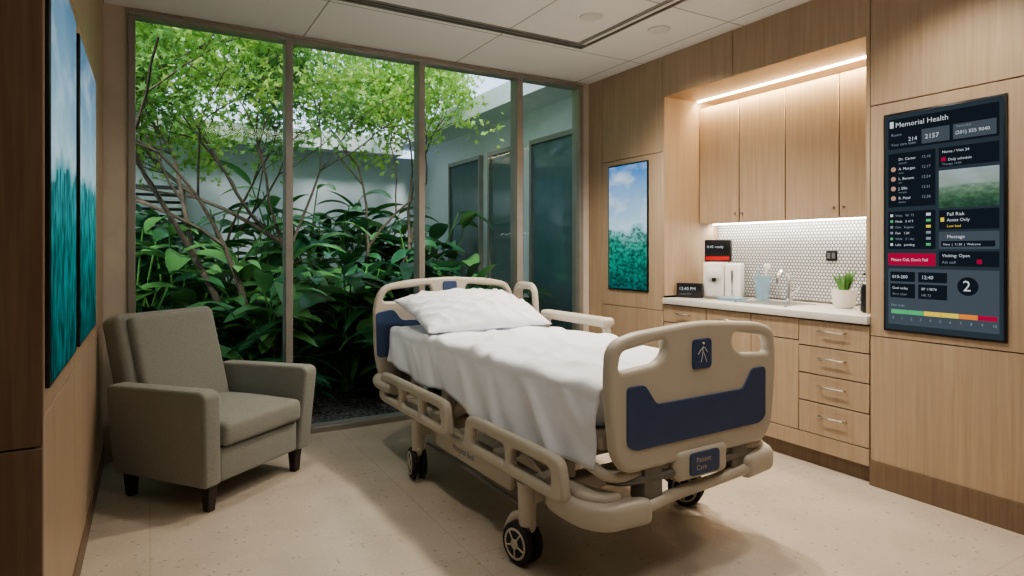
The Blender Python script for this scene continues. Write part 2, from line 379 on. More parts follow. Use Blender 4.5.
box('header_a', (XR, 2.955, 2.53), (XR+0.02, 3.632, ZC), M['wood'], rw, 0.002, 1)
box('header_b', (XR, 1.999, 2.53), (XR+0.02, 2.95, ZC), M['wood'], rw, 0.002, 1)
box('niche_side_far', (XR+0.0, 3.612, 0.96), (4.12, 3.632, 2.53), M['wood'], rw)
box('niche_side_near', (XR+0.0, 1.999, 0.96), (4.12, 2.02, 2.53), M['wood'], rw)
box('niche_top', (XR+0.02, 2.02, 2.53), (4.12, 3.612, 2.55), M['wood'], rw)
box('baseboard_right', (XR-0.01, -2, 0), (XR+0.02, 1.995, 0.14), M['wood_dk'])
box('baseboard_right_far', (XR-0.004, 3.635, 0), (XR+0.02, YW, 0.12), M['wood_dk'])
box('backsplash', (4.10, 2.02, 0.96), (4.12, 3.612, 1.54), M['splash'], rw)

# base cabinet
bc = empty('base_cabinet')
box('carcass', (XR+0.02, 2.0, 0.14), (4.10, 3.63, 0.90), M['gap'], bc)
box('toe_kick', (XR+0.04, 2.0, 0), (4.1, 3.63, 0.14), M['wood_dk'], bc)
y0, y1 = 2.003, 2.445
dz = [0.20, 0.395, 0.565, 0.735, 0.895]
box('kick_rail', (XR, 2.003, 0.10), (XR+0.02, 3.628, 0.195), M['wood'], bc, 0.001, 1)
for i in range(4):
    box('drawer_%d' % i, (XR, y0, dz[i]), (XR+0.02, y1-0.004, dz[i+1]-0.007), M['wood'], bc, 0.002, 1)
    zz = dz[i]+(dz[i+1]-dz[i])*0.6
    tube('drawer_pull_%d' % i, [(XR, 2.30, zz), (XR-0.028, 2.30, zz), (XR-0.028, 2.14, zz), (XR, 2.14, zz)], 0.0055, M['nickel'], bc, 8)
for j, (a, b) in enumerate([(2.445, 2.80), (2.803, 3.19), (3.193, 3.628)]):
    box('top_front_%d' % j, (XR, a, 0.76), (XR+0.02, b-0.004, 0.89), M['wood'], bc, 0.002, 1)
    box('door_front_%d' % j, (XR, a, 0.20), (XR+0.02, b-0.004, 0.753), M['wood'], bc, 0.002, 1)
    yc = (a+b)/2
    if j: tube('front_pull_%d' % j, [(XR, yc+0.06, 0.83), (XR-0.025, yc+0.06, 0.83), (XR-0.025, yc-0.06, 0.83), (XR, yc-0.06, 0.83)], 0.005, M['nickel'], bc, 8)
box('countertop', (XR-0.025, 2.0, 0.90), (4.10, 3.612, 0.945), M['counter'], bc, 0.003, 2)
boxes('sink_rim', [((3.62, 2.62, 0.945), (3.94, 2.635, 0.950)), ((3.62, 3.02, 0.945), (3.94, 3.035, 0.950)), ((3.62, 2.62, 0.945), (3.635, 3.035, 0.950)), ((3.925, 2.62, 0.945), (3.94, 3.035, 0.950))], M['chrome'], bc)
box('sink_basin', (3.635, 2.635, 0.9455), (3.925, 3.02, 0.9465), M['nickel'], bc)

# upper cabinet
uc = empty('upper_cabinet')
XU = 3.88
box('carcass', (XU+0.02, 2.022, 1.535), (4.098, 3.61, 2.47), M['wood'], uc)
for j in range(4):
    a = 2.022+j*0.3975
    box('door_%d' % j, (XU, a, 1.53), (XU+0.02, a+0.3905, 2.47), M['wood'], uc, 0.003, 1)
    box('door_gap_%d' % j, (XU+0.010, a+0.3905, 1.535), (XU+0.0205, a+0.3975, 2.465), M['gap'], uc)
for yk in (2.022+0.3975*1+0.03, 2.022+0.3975*1-0.035, 2.022+0.3975*3+0.03, 2.022+0.3975*3-0.035):
    tube('knob', [(XU, yk, 1.60), (XU-0.02, yk, 1.60)], 0.007, M['nickel'], uc, 10)
lc = empty('led_strip_light')
box('diffuser', (XU-0.03, 2.03, 2.518), (XU-0.015, 3.60, 2.53), M['ledw'], lc)
lu = empty('undercabinet_led_light')
box('diffuser', (4.03, 2.03, 1.525), (4.05, 3.60, 1.535), M['ledc'], lu)

# ceiling diffuser slot
sl = empty('linear_air_diffuser')
boxes('frame', [((-0.25, 3.70, ZC-0.008), (2.83, 3.715, ZC)), ((-0.25, 3.785, ZC-0.008), (2.83, 3.80, ZC)), ((-0.25, 3.745, ZC-0.006), (2.83, 3.755, ZC)),
      ((2.73, 0.5, ZC-0.008), (2.745, 3.70, ZC)), ((2.815, 0.5, ZC-0.008), (2.83, 3.80, ZC))], M['alu'], sl)
boxes('slot', [((-0.25, 3.715, ZC-0.003), (2.815, 3.785, ZC)), ((2.745, 0.5, ZC-0.003), (2.815, 3.72, ZC))], M['slot'], sl)
boxes('blade', [((2.765, 0.5, ZC-0.005), (2.795, 3.72, ZC-0.001))], M['white'], sl)

# ------------------------------------------------------------ window
wn = empty('window_1')
fr = []
mx_ = [-0.10, 0.85, 1.85, 2.75, 3.405]
for x, w in zip(mx_, (0.04, 0.05, 0.05, 0.06, 0.045)):
    fr.append(((x-w/2, YW-0.02, 0.04), (x+w/2, YW+0.10, 2.80)))
fr.append(((-0.12, YW-0.02, 0.0), (3.4275, YW+0.10, 0.04)))
fr.append(((-0.12, YW-0.02, 2.80), (3.4275, YW+0.10, 2.83)))
boxes('frame', fr, M['alu'], wn, 0.003, 1)
boxes('glazing', [((mx_[i]+0.025, YW+0.04, 0.04), (mx_[i+1]-0.025, YW+0.041, 2.80)) for i in range(4)], M['glass'], wn)

# ------------------------------------------------------------ screens
YZ = lambda x, y, z: Matrix(((0, 0, -1, x), (-1, 0, 0, y), (0, 1, 0, z), (0, 0, 0, 1)))  # faces -X
PT = 0.012
def wallscreen(name, y0, y1, z0, z1, mat, side):
    e = empty(name)
    if side > 0:
        box('housing', (XR-PT, y0-0.012, z0-0.012), (XR, y1+0.012, z1+0.012), M['black'], e, 0.003, 2)
        box('display', (XR-PT-0.002, y0, z0), (XR-PT-0.0005, y1, z1), mat, e)
    else:
        box('housing', (XL, y0-0.018, z0-0.012), (XL+PT, y1+0.018, z1+0.012), M['black'], e, 0.003, 2)
        box('display', (XL+PT+0.0005, y0, z0), (XL+PT+0.002, y1, z1), mat, e)
    return e
wallscreen('wall_display', 3.80, 4.28, 0.99, 2.04, landscape('screen_meadow', 0.99, 2.04, 1.0, 0.46), 1)
tm = landscape('screen_grassland', 0.95, 2.16, 0.95, 0.50, 1)
wallscreen('wall_display', 2.14, 2.80, 0.95, 2.16, tm, -1)
wallscreen('wall_display', 2.98, 3.76, 0.95, 2.16, tm, -1)
# dashboard
D0 = emis('dash_bg', (0.035, 0.048, 0.06), 1.0)
DW, DH = 0.545, 1.16; DY, DZ = 1.905, 0.89
ds = wallscreen('patient_info_display', DY-DW, DY, DZ, DZ+DH, D0, 1)
dm = {'dark': emis('dash_dark', (0.013, 0.018, 0.026), 1), 'mid': emis('dash_mid', (0.07, 0.09, 0.11), 1), 'txt': emis('dash_text', (0.6, 0.66, 0.7), 1.0),
      'dim': emis('dash_dim', (0.26, 0.31, 0.36), 0.9), 'red': emis('dash_red', (0.40, 0.02, 0.06), 1), 'grn': emis('dash_green', (0.10, 0.45, 0.18), 1),
      'yel': emis('dash_yellow', (0.8, 0.6, 0.08), 1), 'org': emis('dash_orange', (0.8, 0.25, 0.05), 1), 'skin': emis('dash_skin', (0.45, 0.28, 0.2), 1)}
dm['img'] = landscape('dash_image', DZ+0.66, DZ+0.84, 0.6, 0.5, 2)
XD = XR-PT-0.002
def dr(u0, v0, u1, v1, k, l=1):  # u from left, v from top, fractions
    x = XD-0.0012*l
    box('tile', (x, DY-DW*u1, DZ+DH*(1-v1)), (x+0.001, DY-DW*u0, DZ+DH*(1-v0)), dm[k], ds)
def dt(u, v, s, size, k='txt', l=4):
    text('label', s, size, dm[k], YZ(XD-0.0012*l, DY-DW*u, DZ+DH*(1-v)), ds)
dr(0.03, 0.02, 0.97, 0.16, 'dark'); dt(0.10, 0.06, 'Memorial Health', 0.038); dr(0.045, 0.03, 0.08, 0.06, 'txt', 2)
dt(0.06, 0.10, 'Room', 0.022, 'dim'); dr(0.34, 0.085, 0.58, 0.15, 'mid', 2); dt(0.37, 0.13, '2157', 0.034); dt(0.22, 0.13, '214', 0.03)
dr(0.61, 0.085, 0.95, 0.15, 'mid', 2); dt(0.63, 0.13, '(201) 555 9040', 0.024); dt(0.64, 0.10, 'Nurse desk', 0.014, 'dim')
dt(0.06, 0.145, 'Your care team', 0.020, 'dim')
dr(0.03, 0.18, 0.46, 0.43, 'dark')
for i in range(5):
    v = 0.215+i*0.045
    dt(0.13, v, ('Dr. Carter', 'A. Morgan', 'L. Benson', 'J. Ellis', 'R. Patel')[i], 0.020); dt(0.34, v, '12:%02d' % (10+7*i), 0.020, 'dim')
    dt(0.13, v+0.016, ('physician', 'nurse', 'aide', 'therapist', 'dietitian')[i], 0.012, 'dim')
    if i: lathe('avatar', [(0.013, 0), (0.013, 0.001), (0.0, 0.001)], dm['skin'], (0, 0, 0), ds, 16, YZ(XD-0.0024, DY-DW*0.08, DZ+DH*(1-v+0.006)))
dr(0.49, 0.18, 0.97, 0.265, 'dark'); dt(0.52, 0.205, 'Nurse / Visit 24', 0.019); dr(0.51, 0.223, 0.55, 0.24, 'red', 2); dt(0.57, 0.24, 'Daily schedule', 0.018); dt(0.52, 0.258, 'Therapy 14:00', 0.015, 'dim')
dr(0.49, 0.28, 0.97, 0.445, 'img'); dr(0.03, 0.45, 0.46, 0.625, 'dark')
for i in range(6):
    dt(0.10, 0.475+i*0.027, ('Vitals   98  72', 'Meds   2 of 3', 'Diet   Regular', 'Pain   1:20', 'Walk   3 / day', 'Labs   pending')[i], 0.017, 'txt' if i % 2 else 'dim')
    dr(0.05, 0.463+i*0.027, 0.075, 0.475+i*0.027, ('txt', 'grn', 'dim', 'dim', 'grn', 'txt')[i], 2)
    dr(0.38, 0.463+i*0.027, 0.42, 0.475+i*0.027, ('txt', 'grn', 'yel', 'dim', 'dim', 'grn')[i], 2)
dr(0.49, 0.455, 0.97, 0.54, 'dark'); dt(0.56, 0.48, 'Fall Risk', 0.024); dt(0.56, 0.505, 'Assist Only', 0.022); dt(0.56, 0.53, 'Low bed', 0.018, 'yel'); dr(0.505, 0.487, 0.535, 0.505, 'yel', 2)
dr(0.49, 0.55, 0.97, 0.625, 'mid'); dt(0.56, 0.578, 'Message', 0.024); dr(0.51, 0.59, 0.94, 0.615, 'dark', 2); dt(0.53, 0.609, 'Now  |  11:20  |  Welcome', 0.015)
dr(0.49, 0.635, 0.97, 0.70, 'dark'); dt(0.52, 0.66, 'Visiting: Open', 0.022); dt(0.52, 0.688, 'Ask staff', 0.018, 'dim'); dr(0.80, 0.67, 0.84, 0.688, 'red', 2)
dr(0.03, 0.645, 0.46, 0.70, 'red'); dt(0.06, 0.68, 'Please Call, Don\'t Fall', 0.021)
dr(0.03, 0.715, 0.97, 0.975, 'mid'); dr(0.05, 0.73, 0.28, 0.775, 'dark', 2); dr(0.31, 0.73, 0.56, 0.775, 'dark', 2)
dt(0.07, 0.76, '010-200', 0.024); dt(0.34, 0.76, '12:40', 0.026)
dr(0.05, 0.785, 0.28, 0.85, 'dark', 2); dt(0.07, 0.81, 'Goal today', 0.018); dt(0.07, 0.838, 'Sit in chair', 0.018, 'dim'); dr(0.31, 0.785, 0.56, 0.85, 'dark', 2); dt(0.34, 0.81, 'BP 118/76', 0.018); dt(0.34, 0.838, 'HR 72', 0.018, 'dim')
lathe('score_ring', [(0.046, 0), (0.046, 0.001), (0.0, 0.001)], dm['dark'], (0, 0, 0), ds, 28, YZ(XD-0.0025, DY-DW*0.73, DZ+DH*0.215))
dt(0.69, 0.805, '2', 0.075, 'txt', 5)
for i, k in enumerate(['grn', 'grn', 'yel', 'yel', 'org', 'red']): dr(0.06+i*0.15, 0.905, 0.06+(i+1)*0.15-0.004, 0.925, k, 2)
for i in range(11): dt(0.07+0.085*i, 0.95, str(i), 0.020, 'dim')
dt(0.06, 0.89, 'Pain scale', 0.018, 'dim')

# ------------------------------------------------------------ hospital bed
bed = empty('hospital_bed', (1.91, 1.79, 0), radians(1.6))
XZ = lambda y: Matrix(((1, 0, 0, 0), (0, 0, 1, y), (0, 1, 0, 0), (0, 0, 0, 1)))
XY = lambda z: Matrix.Translation((0, 0, z))
SIDE = lambda x: Matrix(((0, 0, 1, x), (1, 0, 0, 0), (0, 1, 0, 0), (0, 0, 0, 1)))
def mirror(L): return [(-x, z) for x, z in reversed(L)]
# footboard
out = rpoly([(-0.40, 0.49), (-0.455, 0.56), (-0.485, 0.80), (-0.475, 0.975), (-0.36, 1.01), (0, 1.035), (0.36, 1.01), (0.475, 0.975), (0.485, 0.80), (0.455, 0.56), (0.40, 0.49)],
            [0.05, 0.05, 0.1, 0.10, 0.05, 0.1, 0.05, 0.10, 0.1, 0.05, 0.05])
hl = [(-0.435, 0.87), (-0.42, 0.945), (-0.20, 0.975), (-0.19, 0.925), (-0.24, 0.885)]
board('footboard', [out, rpoly(hl, 0.03), rpoly(mirror(hl), 0.03)], 0.05, 0.018, M['bed'], XZ(0.0), bed)
bl = [(-0.40, 0.60), (-0.40, 0.815), (-0.31, 0.815), (-0.25, 0.735), (0.25, 0.735), (0.31, 0.815), (0.40, 0.815), (0.40, 0.60), (0.36, 0.575), (-0.36, 0.575)]
board('footboard_inlay', [rpoly(bl, 0.02)], 0.012, 0.004, M['navy'], XZ(-0.026), bed)
board('badge', [rpoly([(-0.055, 0.845), (-0.055, 0.965), (0.055, 0.965), (0.055, 0.845)], 0.02)], 0.012, 0.004, M['navy'], XZ(-0.026), bed)
bm = bmesh.new()
for pts in ([(-0.012, 0.872), (-0.004, 0.90), (0.0, 0.935)], [(0.022, 0.87), (0.008, 0.90), (0.0, 0.915)], [(-0.028, 0.905), (-0.012, 0.922), (0.008, 0.93), (0.024, 0.91)]):
    sweep(bm, catmull([(x, -0.034, z) for x, z in pts], 4), 0.0016, 6)
bmesh.ops.create_icosphere(bm, subdivisions=2, radius=0.005, matrix=Matrix.Translation((0.002, -0.034, 0.947)))
me = bpy.data.meshes.new('badge_emblem'); bm.to_mesh(me); bm.free(); finish('badge_emblem', me, M['white'], bed)
# headboard
yh = 2.29
out = rpoly([(-0.50, 0.42), (-0.545, 0.60), (-0.555, 0.95), (-0.50, 1.08), (-0.30, 1.115), (0, 1.13), (0.30, 1.115), (0.50, 1.08), (0.555, 0.95), (0.545, 0.60), (0.50, 0.42)],
            [0.05, 0.1, 0.12, 0.08, 0.05, 0.1, 0.05, 0.08, 0.12, 0.1, 0.05])
hl = [(-0.50, 0.97), (-0.46, 1.045), (-0.14, 1.075), (-0.13, 1.0), (-0.17, 0.97)]
board('headboard', [out, rpoly(hl, 0.04), rpoly(mirror(hl), 0.04)], 0.05, 0.018, M['bed'], XZ(yh), bed)
board('headboard_inlay', [rpoly([(-0.535, 0.60), (-0.545, 0.90), (-0.42, 0.92), (-0.36, 0.84), (0.36, 0.84), (0.42, 0.92), (0.545, 0.90), (0.535, 0.60)], 0.03)], 0.012, 0.004, M['navy'], XZ(yh-0.026), bed)
board('headboard_badge', [rpoly([(-0.05, 1.03), (-0.05, 1.10), (0.06, 1.10), (0.06, 1.03)], 0.02)], 0.012, 0.004, M['navy'], XZ(yh-0.026), bed)
# mattress & deck
box('mattress', (-0.44, 0.10, 0.63), (0.44, 2.22, 0.795), M['linen'], bed, 0.05, 5)
box('deck', (-0.45, 0.06, 0.56), (0.45, 2.24, 0.625), M['bed'], bed, 0.02, 3)
box('deck_mechanism', (-0.36, 0.25, 0.47), (0.36, 2.1, 0.56), M['bed_dk'], bed, 0.01, 2)
boxes('deck_ribs', [((-0.45, 0.3+0.33*k, 0.53), (0.45, 0.34+0.33*k, 0.565)) for k in range(6)], M['bed'], bed, 0.008, 2)
tube('lift_actuator', [(-0.10, 0.55, 0.33), (-0.10, 1.35, 0.48)], 0.03, M['black'], bed, 14)
tube('lift_actuator_rod', [(0.10, 0.65, 0.47), (0.10, 1.45, 0.32)], 0.018, M['chrome'], bed, 14)
for sg in (-1, 1):
    tube('lift_arm_a_%d' % sg, [(sg*0.37, 0.45, 0.31), (sg*0.37, 0.85, 0.52)], 0.03, M['bed'], bed, 12, False, 0, 0.7, 1.2)
    tube('lift_arm_b_%d' % sg, [(sg*0.37, 1.60, 0.31), (sg*0.37, 1.20, 0.52)], 0.03, M['bed'], bed, 12, False, 0, 0.7, 1.2)
    tube('brake_rod_%d' % sg, [(sg*0.50, 0.50, 0.215), (sg*0.50, 1.52, 0.215)], 0.010, M['bed_dk'], bed, 10)
boxes('base_frame', [((-0.47, 0.30, 0.25), (-0.40, 1.72, 0.335)), ((0.40, 0.30, 0.25), (0.47, 1.72, 0.335)), ((-0.52, 0.40, 0.26), (0.52, 0.49, 0.33)), ((-0.52, 1.54, 0.26), (0.52, 1.63, 0.33))], M['bed'], bed, 0.015, 3)
board('control_panel', [rpoly([(0.62, 0.235), (0.62, 0.34), (1.42, 0.34), (1.42, 0.235)], 0.03)], 0.03, 0.01, M['bed'], SIDE(-0.485), bed)
text('panel_label', 'Hospital Bed', 0.045, M['navy'], Matrix(((0, 0, -1, -0.501), (-1, 0, 0, 1.20), (0, 1, 0, 0.275), (0, 0, 0, 1))), bed)
# sheet
nu, nv = 88, 150; hw = 0.455; r0 = 0.045; top = 0.806
bm = bmesh.new(); V = []
def ridge(v, k=5): return 1-min(1, abs(noise.noise(v))*k)
for j in range(nv+1):
    y = 0.065+(2.235-0.065)*j/nv; row = []
    f = j/nv
    HL = 0.27+0.02*sin(y*3.1)+0.012*sin(y*7.7+1)+0.05*max(0, 1-abs(y-0.75)/0.6)-0.06*max(0, (f-0.75)/0.25)
    for i in range(nu+1):
        s = -1+2*i/nu; L = hw+HL; a = s*L; aa = abs(a); sg = 1 if a > 0 else -1
        flat = hw-r0
        if aa <= flat: x = aa; z = top; ov = 0
        elif aa <= flat+r0*pi/2: th = (aa-flat)/r0; x = flat+r0*sin(th); z = top-r0*(1-cos(th)); ov = 0.02
        else: ov = aa-flat-r0*pi/2; x = hw; z = top-r0-ov
        q = min(1, ov/0.25)
        yy = y+ov*0.9
        fold = sin(yy*15+2.2*noise.noise(Vector((yy*2.0, sg*3, 0))))*0.5+0.5*sin(yy*27+sg+2*noise.noise(Vector((yy*3, 5, sg))))
        x += q*(0.018+0.020*fold)+0.010*q+0.012*min(1, ov/0.08)*ridge(Vector((yy*3.2, ov*1.5, 7+sg)), 4)
        z += (0.020*ridge(Vector((a*1.8+y*2.2, y*2.0-a*2.4, 2)))+0.016*ridge(Vector((a*2.5-y*1.2, y*1.2+a*1.0, 12)), 6)+0.008*noise.noise(Vector((a*3+y*2, y*2.2-a*2, 1))))*(1-q)
        row.append(bm.verts.new((sg*x, y, z)))
    V.append(row)
for j in range(nv):
    for i in range(nu): bm.faces.new((V[j][i], V[j][i+1], V[j+1][i+1], V[j+1][i]))
bmesh.ops.recalc_face_normals(bm, faces=bm.faces[:])
me = bpy.data.meshes.new('bed_sheet'); bm.to_mesh(me); bm.free()
o = finish('bed_sheet', me, M['linen'], bed, 180); sd = o.modifiers.new('s', 'SOLIDIFY'); sd.thickness = 0.004
# pillow
def pillow(name, w, d, h, M4, mat, parent, seed=0):
    n = 60; bm = bmesh.new(); G = {}
    for side in (1, -1):
        for j in range(n+1):
            for i in range(n+1):
                u = -1+2*i/n; v = -1+2*j/n
                if side == -1 and (i in (0, n) or j in (0, n)): G[(side, i, j)] = G[(1, i, j)]; continue
                pin = 1-0.07*(1-u*u)*v*v; pin2 = 1-0.05*(1-v*v)*u*u
                x = u*w/2*pin2; y = v*d/2*pin
                t = ((1-abs(u)**2.6)*(1-abs(v)**2.6))**0.55
                z = side*h/2*t*(1 if side > 0 else 0.6)
                wr = 0.016*noise.noise(Vector((u*3+seed, v*4, side)))+0.020*ridge(Vector((u*3.0+v, v*2+seed, 3)), 4)+0.012*ridge(Vector((u*2-v*2.5, v*1.5+seed, 8)), 5)
                z += wr*min(1, t*1.5)
                G[(side, i, j)] = bm.verts.new((x, y, z))
    for side in (1, -1):
        for j in range(n):
            for i in range(n):
                bm.faces.new((G[(side, i, j)], G[(side, i+1, j)], G[(side, i+1, j+1)], G[(side, i, j+1)]))
    bmesh.ops.recalc_face_normals(bm, faces=bm.faces[:])
    me = bpy.data.meshes.new(name); bm.to_mesh(me); bm.free()
    return finish(name, me, mat, parent, 180, M4)
pillow('pillow', 0.90, 0.60, 0.21, Matrix.Translation((0.0, 1.91, 0.905)) @ Matrix.Rotation(radians(15), 4, 'X'), M['linen'], bed, 2)
# side rails
def rail(name, x, ya, yb, za, zb, r=0.02, sxy=(0.8, 1.1)):
    lp = rpoly([(ya, za), (ya+0.04, zb), (yb-0.04, zb), (yb, za)], 0.07)
    bm = bmesh.new(); sweep(bm, [Vector((x, p[0], p[1])) for p in lp], r, 14, True, sxy[1], sxy[0], (1, 0, 0))
    bmesh.ops.recalc_face_normals(bm, faces=bm.faces[:])
    me = bpy.data.meshes.new(name); bm.to_mesh(me); bm.free(); finish(name, me, M['bed'], bed, 60)
def molded(name, x, ya, yb, za, zb, nslot):
    L = rpoly([(ya, za+0.02), (ya+0.03, zb-0.01), (ya+0.12, zb), (yb-0.12, zb), (yb-0.03, zb-0.01), (yb, za+0.02), (yb-0.06, za), (ya+0.06, za)], 0.05)
    loops = [L]; w = (yb-ya-0.14)/nslot
    for k in range(nslot):
        a = ya+0.07+w*k+0.018; b = a+w-0.036
        loops.append(rpoly([(a, za+0.045), (a+0.01, zb-0.055), (b-0.01, zb-0.055), (b, za+0.045)], 0.03))
    board(name, loops, 0.045, 0.017, M['bed'], SIDE(x), bed)
molded('siderail_lowered_head', -0.548, 1.12, 2.14, 0.35, 0.54, 3)
molded('siderail_lowered_foot', -0.548, 0.13, 0.96, 0.35, 0.53, 2)
rail('siderail_raised', 0.54, 1.15, 1.85, 0.62, 0.875, 0.028)
box('siderail_armrest', (0.495, 1.15, 0.845), (0.585, 1.85, 0.905), M['bed'], bed, 0.025, 4)
rail('siderail_raised_head', 0.53, 1.92, 2.24, 0.66, 1.06, 0.025)
boxes('rail_links', [((-0.535, a, 0.37), (-0.42, a+0.07, 0.41)) for a in (0.30, 0.66, 1.40, 1.85)]+[((-0.44, a, 0.38), (-0.38, a+0.07, 0.56)) for a in (0.30, 0.66, 1.40, 1.85)]+[((0.42, a, 0.50), (0.545, a+0.06, 0.56)) for a in (1.3, 1.65, 2.05)]+[((0.52, a, 0.50), (0.56, a+0.06, 0.66)) for a in (1.3, 1.65, 2.05)], M['bed'], bed, 0.010, 2)
# footboard posts & bumpers
boxes('footboard_mounts', [((-0.30, -0.015, 0.36), (-0.20, 0.07, 0.60)), ((0.20, -0.015, 0.36), (0.30, 0.07, 0.60))], M['bed_dk'], bed, 0.012, 2)
boxes('headboard_mounts', [((-0.40, yh-0.10, 0.40), (-0.30, yh-0.02, 0.62)), ((0.30, yh-0.10, 0.40), (0.40, yh-0.02, 0.62))], M['bed_dk'], bed, 0.012, 2)
box('foot_panel', (-0.15, -0.04, 0.41), (0.15, 0.06, 0.535), M['bed'], bed, 0.03, 4)
board('foot_label', [rpoly([(-0.085, 0.43), (-0.085, 0.52), (0.085, 0.52), (0.085, 0.43)], 0.02)], 0.012, 0.004, M['navy'], XZ(-0.041), bed)
text('foot_label_text', 'Patient\nCare', 0.030, M['nickel'], Matrix(((1, 0, 0, -0.055), (0, 0, -1, -0.049), (0, 1, 0, 0.482), (0, 0, 0, 1))), bed)
for sg in (-1, 1):
    k = 'a' if sg < 0 else 'b'
    L = [(sg*0.44, 0.36), (sg*0.55, 0.30), (sg*0.555, 0.09), (sg*0.49, -0.02), (sg*0.28, -0.045), (sg*0.26, 0.01), (sg*0.42, 0.08)]
    if sg < 0: L = list(reversed(L))
    zb = 0.335 if sg < 0 else 0.395
    board('foot_bumper_'+k, [rpoly(L, [0.06]*7)], 0.10, 0.030, M['bed'], XY(zb), bed)
    L2 = [(sg*0.46, 0.28), (sg*0.515, 0.24), (sg*0.52, 0.10), (sg*0.47, 0.02), (sg*0.36, 0.01), (sg*0.42, 0.10)]
    if sg < 0: L2 = list(reversed(L2))
    board('foot_bumper_cap_'+k, [rpoly(L2, [0.05]*6)], 0.04, 0.018, M['bed'], XY(zb+0.055), bed)
tube('foot_crossbar', [(-0.30, -0.015, 0.345), (-0.15, -0.005, 0.36), (0.15, -0.005, 0.375), (0.30, -0.015, 0.39)], 0.024, M['bed'], bed, 12, False, 4)
tube('foot_pedal_bar', [(-0.38, 0.10, 0.43), (-0.30, 0.0, 0.45), (0.30, 0.0, 0.45), (0.38, 0.10, 0.43)], 0.016, M['bed_dk'], bed, 10, False, 4)
for sg in (-1, 1):
    k = 'a' if sg < 0 else 'b'
    tube('foot_rail_arm_'+k, [(sg*0.44, 0.3, 0.53), (sg*0.46, 0.10, 0.50), (sg*0.40, 0.03, 0.47), (sg*0.15, 0.02, 0.47)], 0.022, M['bed'], bed, 12, False, 5)
    tube('head_bumper_'+k, [(sg*0.53, 1.95, 0.45), (sg*0.545, 2.15, 0.45), (sg*0.51, 2.29, 0.45), (sg*0.40, 2.36, 0.45)], 0.04, M['bed'], bed, 14, False, 5)
    boxes('outrigger_'+k, [((min(sg*0.40, sg*0.50), 0.06, 0.31), (max(sg*0.40, sg*0.50), 0.46, 0.37)), ((min(sg*0.40, sg*0.52), 1.55, 0.33), (max(sg*0.40, sg*0.52), 2.2, 0.40))], M['bed'], bed, 0.02, 3)
def caster(x, y, ang):
    c = empty('caster'); c.parent = bed; c.location = (x, y, 0); c.rotation_euler = (0, 0, ang)
    RX = Matrix.Rotation(pi/2, 4, 'Y')
    for k, ox in (('a', -0.028), ('b', 0.028)):
        T = Matrix.Translation((ox, 0.03, 0.088)) @ RX
        lathe('tire_'+k, [(0.055, -0.014), (0.078, -0.016), (0.087, -0.009), (0.088, 0), (0.087, 0.009), (0.078, 0.016), (0.055, 0.014)], M['rubber'], (0, 0, 0), c, 32, T)
        sgn = -1 if k == 'a' else 1
        lathe('hub_'+k, [(0.066, sgn*0.012), (0.064, sgn*0.019), (0.059, sgn*0.020), (0.056, sgn*0.0165)], M['bed'], (0, 0, 0), c, 32, T)
        lathe('hub_dish_'+k, [(0.056, sgn*0.0150), (0.054, sgn*0.0170), (0.030, sgn*0.0175), (0.028, sgn*0.0176)], M['rubber'], (0, 0, 0), c, 32, T)
        lathe('hub_cap_'+k, [(0.022, sgn*0.012), (0.020, sgn*0.022), (0.003, sgn*0.024)], M['bed'], (0, 0, 0), c, 32, T)
        bm = bmesh.new()
        for q in range(5):
            an = q*2*pi/5; sweep(bm, [T @ Vector((0.018*cos(an), 0.018*sin(an), sgn*0.018)), T @ Vector((0.058*cos(an), 0.058*sin(an), sgn*0.018))], 0.004, 6)
        me = bpy.data.meshes.new('spokes'); bm.to_mesh(me); bm.free(); finish('spokes_'+k, me, M['bed'], c, 60)
    tube('fork', [(0, 0.03, 0.088), (0, 0.025, 0.14), (0, 0.0, 0.19)], [0.016, 0.024, 0.03], M['bed'], c, 12)
    tube('stem', [(0, 0, 0.17), (0, 0, 0.35)], [0.036, 0.042], M['bed'], c, 16)
    tube('hood', catmull([(0, 0.125, 0.10), (0, 0.09, 0.165), (0, 0.03, 0.188), (0, -0.04, 0.165)], 4), 0.014, M['bed'], c, 10, False, 0, 1.8, 1)
for x, y, a in ((-0.53, 0.44, 0.15), (0.53, 0.50, 0.5), (-0.53, 1.585, -0.2), (0.53, 1.585, 0.3)): caster(x, y, a)

# ------------------------------------------------------------ armchair
ch = empty('armchair', (0.325, 3.90, 0), radians(37.8))
F = M['fabric']
for sg in (-1, 1):
    prof = [(-0.345, 0.135), (-0.375, 0.60), (-0.34, 0.625), (0.10, 0.615), (0.33, 0.61), (0.34, 0.30), (0.31, 0.135)]
    L = rpoly(prof, [0.02, 0.03, 0.03, 0.1, 0.04, 0.1, 0.02], 4)
    a = board('arm_%s' % ('l' if sg < 0 else 'r'), [L], 0.10, 0.016, F, SIDE(sg*0.330), ch)
    for v in a.data.vertices:  # flare outwards towards the top
        v.co.x += sg*0.035*max(0, (v.co.z-0.135)/0.48)
box('seat_base', (-0.285, -0.335, 0.135), (0.285, 0.28, 0.315), F, ch, 0.02, 3)
sc = box('seat_cushion', (-0.283, -0.375, 0.318), (0.283, 0.25, 0.445), F, ch, 0.035, 5)
bmx = bmesh.new(); bmx.from_mesh(sc.data); bmesh.ops.subdivide_edges(bmx, edges=[e for e in bmx.edges if e.calc_length() > 0.2], cuts=8, use_grid_fill=True)
for v in bmx.verts:
    if v.co.z > 0.43: v.co.z += 0.028*(1-(v.co.x/0.283)**2)*(1-((v.co.y+0.06)/0.315)**2)
bmx.to_mesh(sc.data); bmx.free(); sc.data.polygons.foreach_set('use_smooth', [True]*len(sc.data.polygons))
bm4 = Matrix.Translation((0, 0.20, 0.36)) @ Matrix.Rotation(radians(-16), 4, 'X')
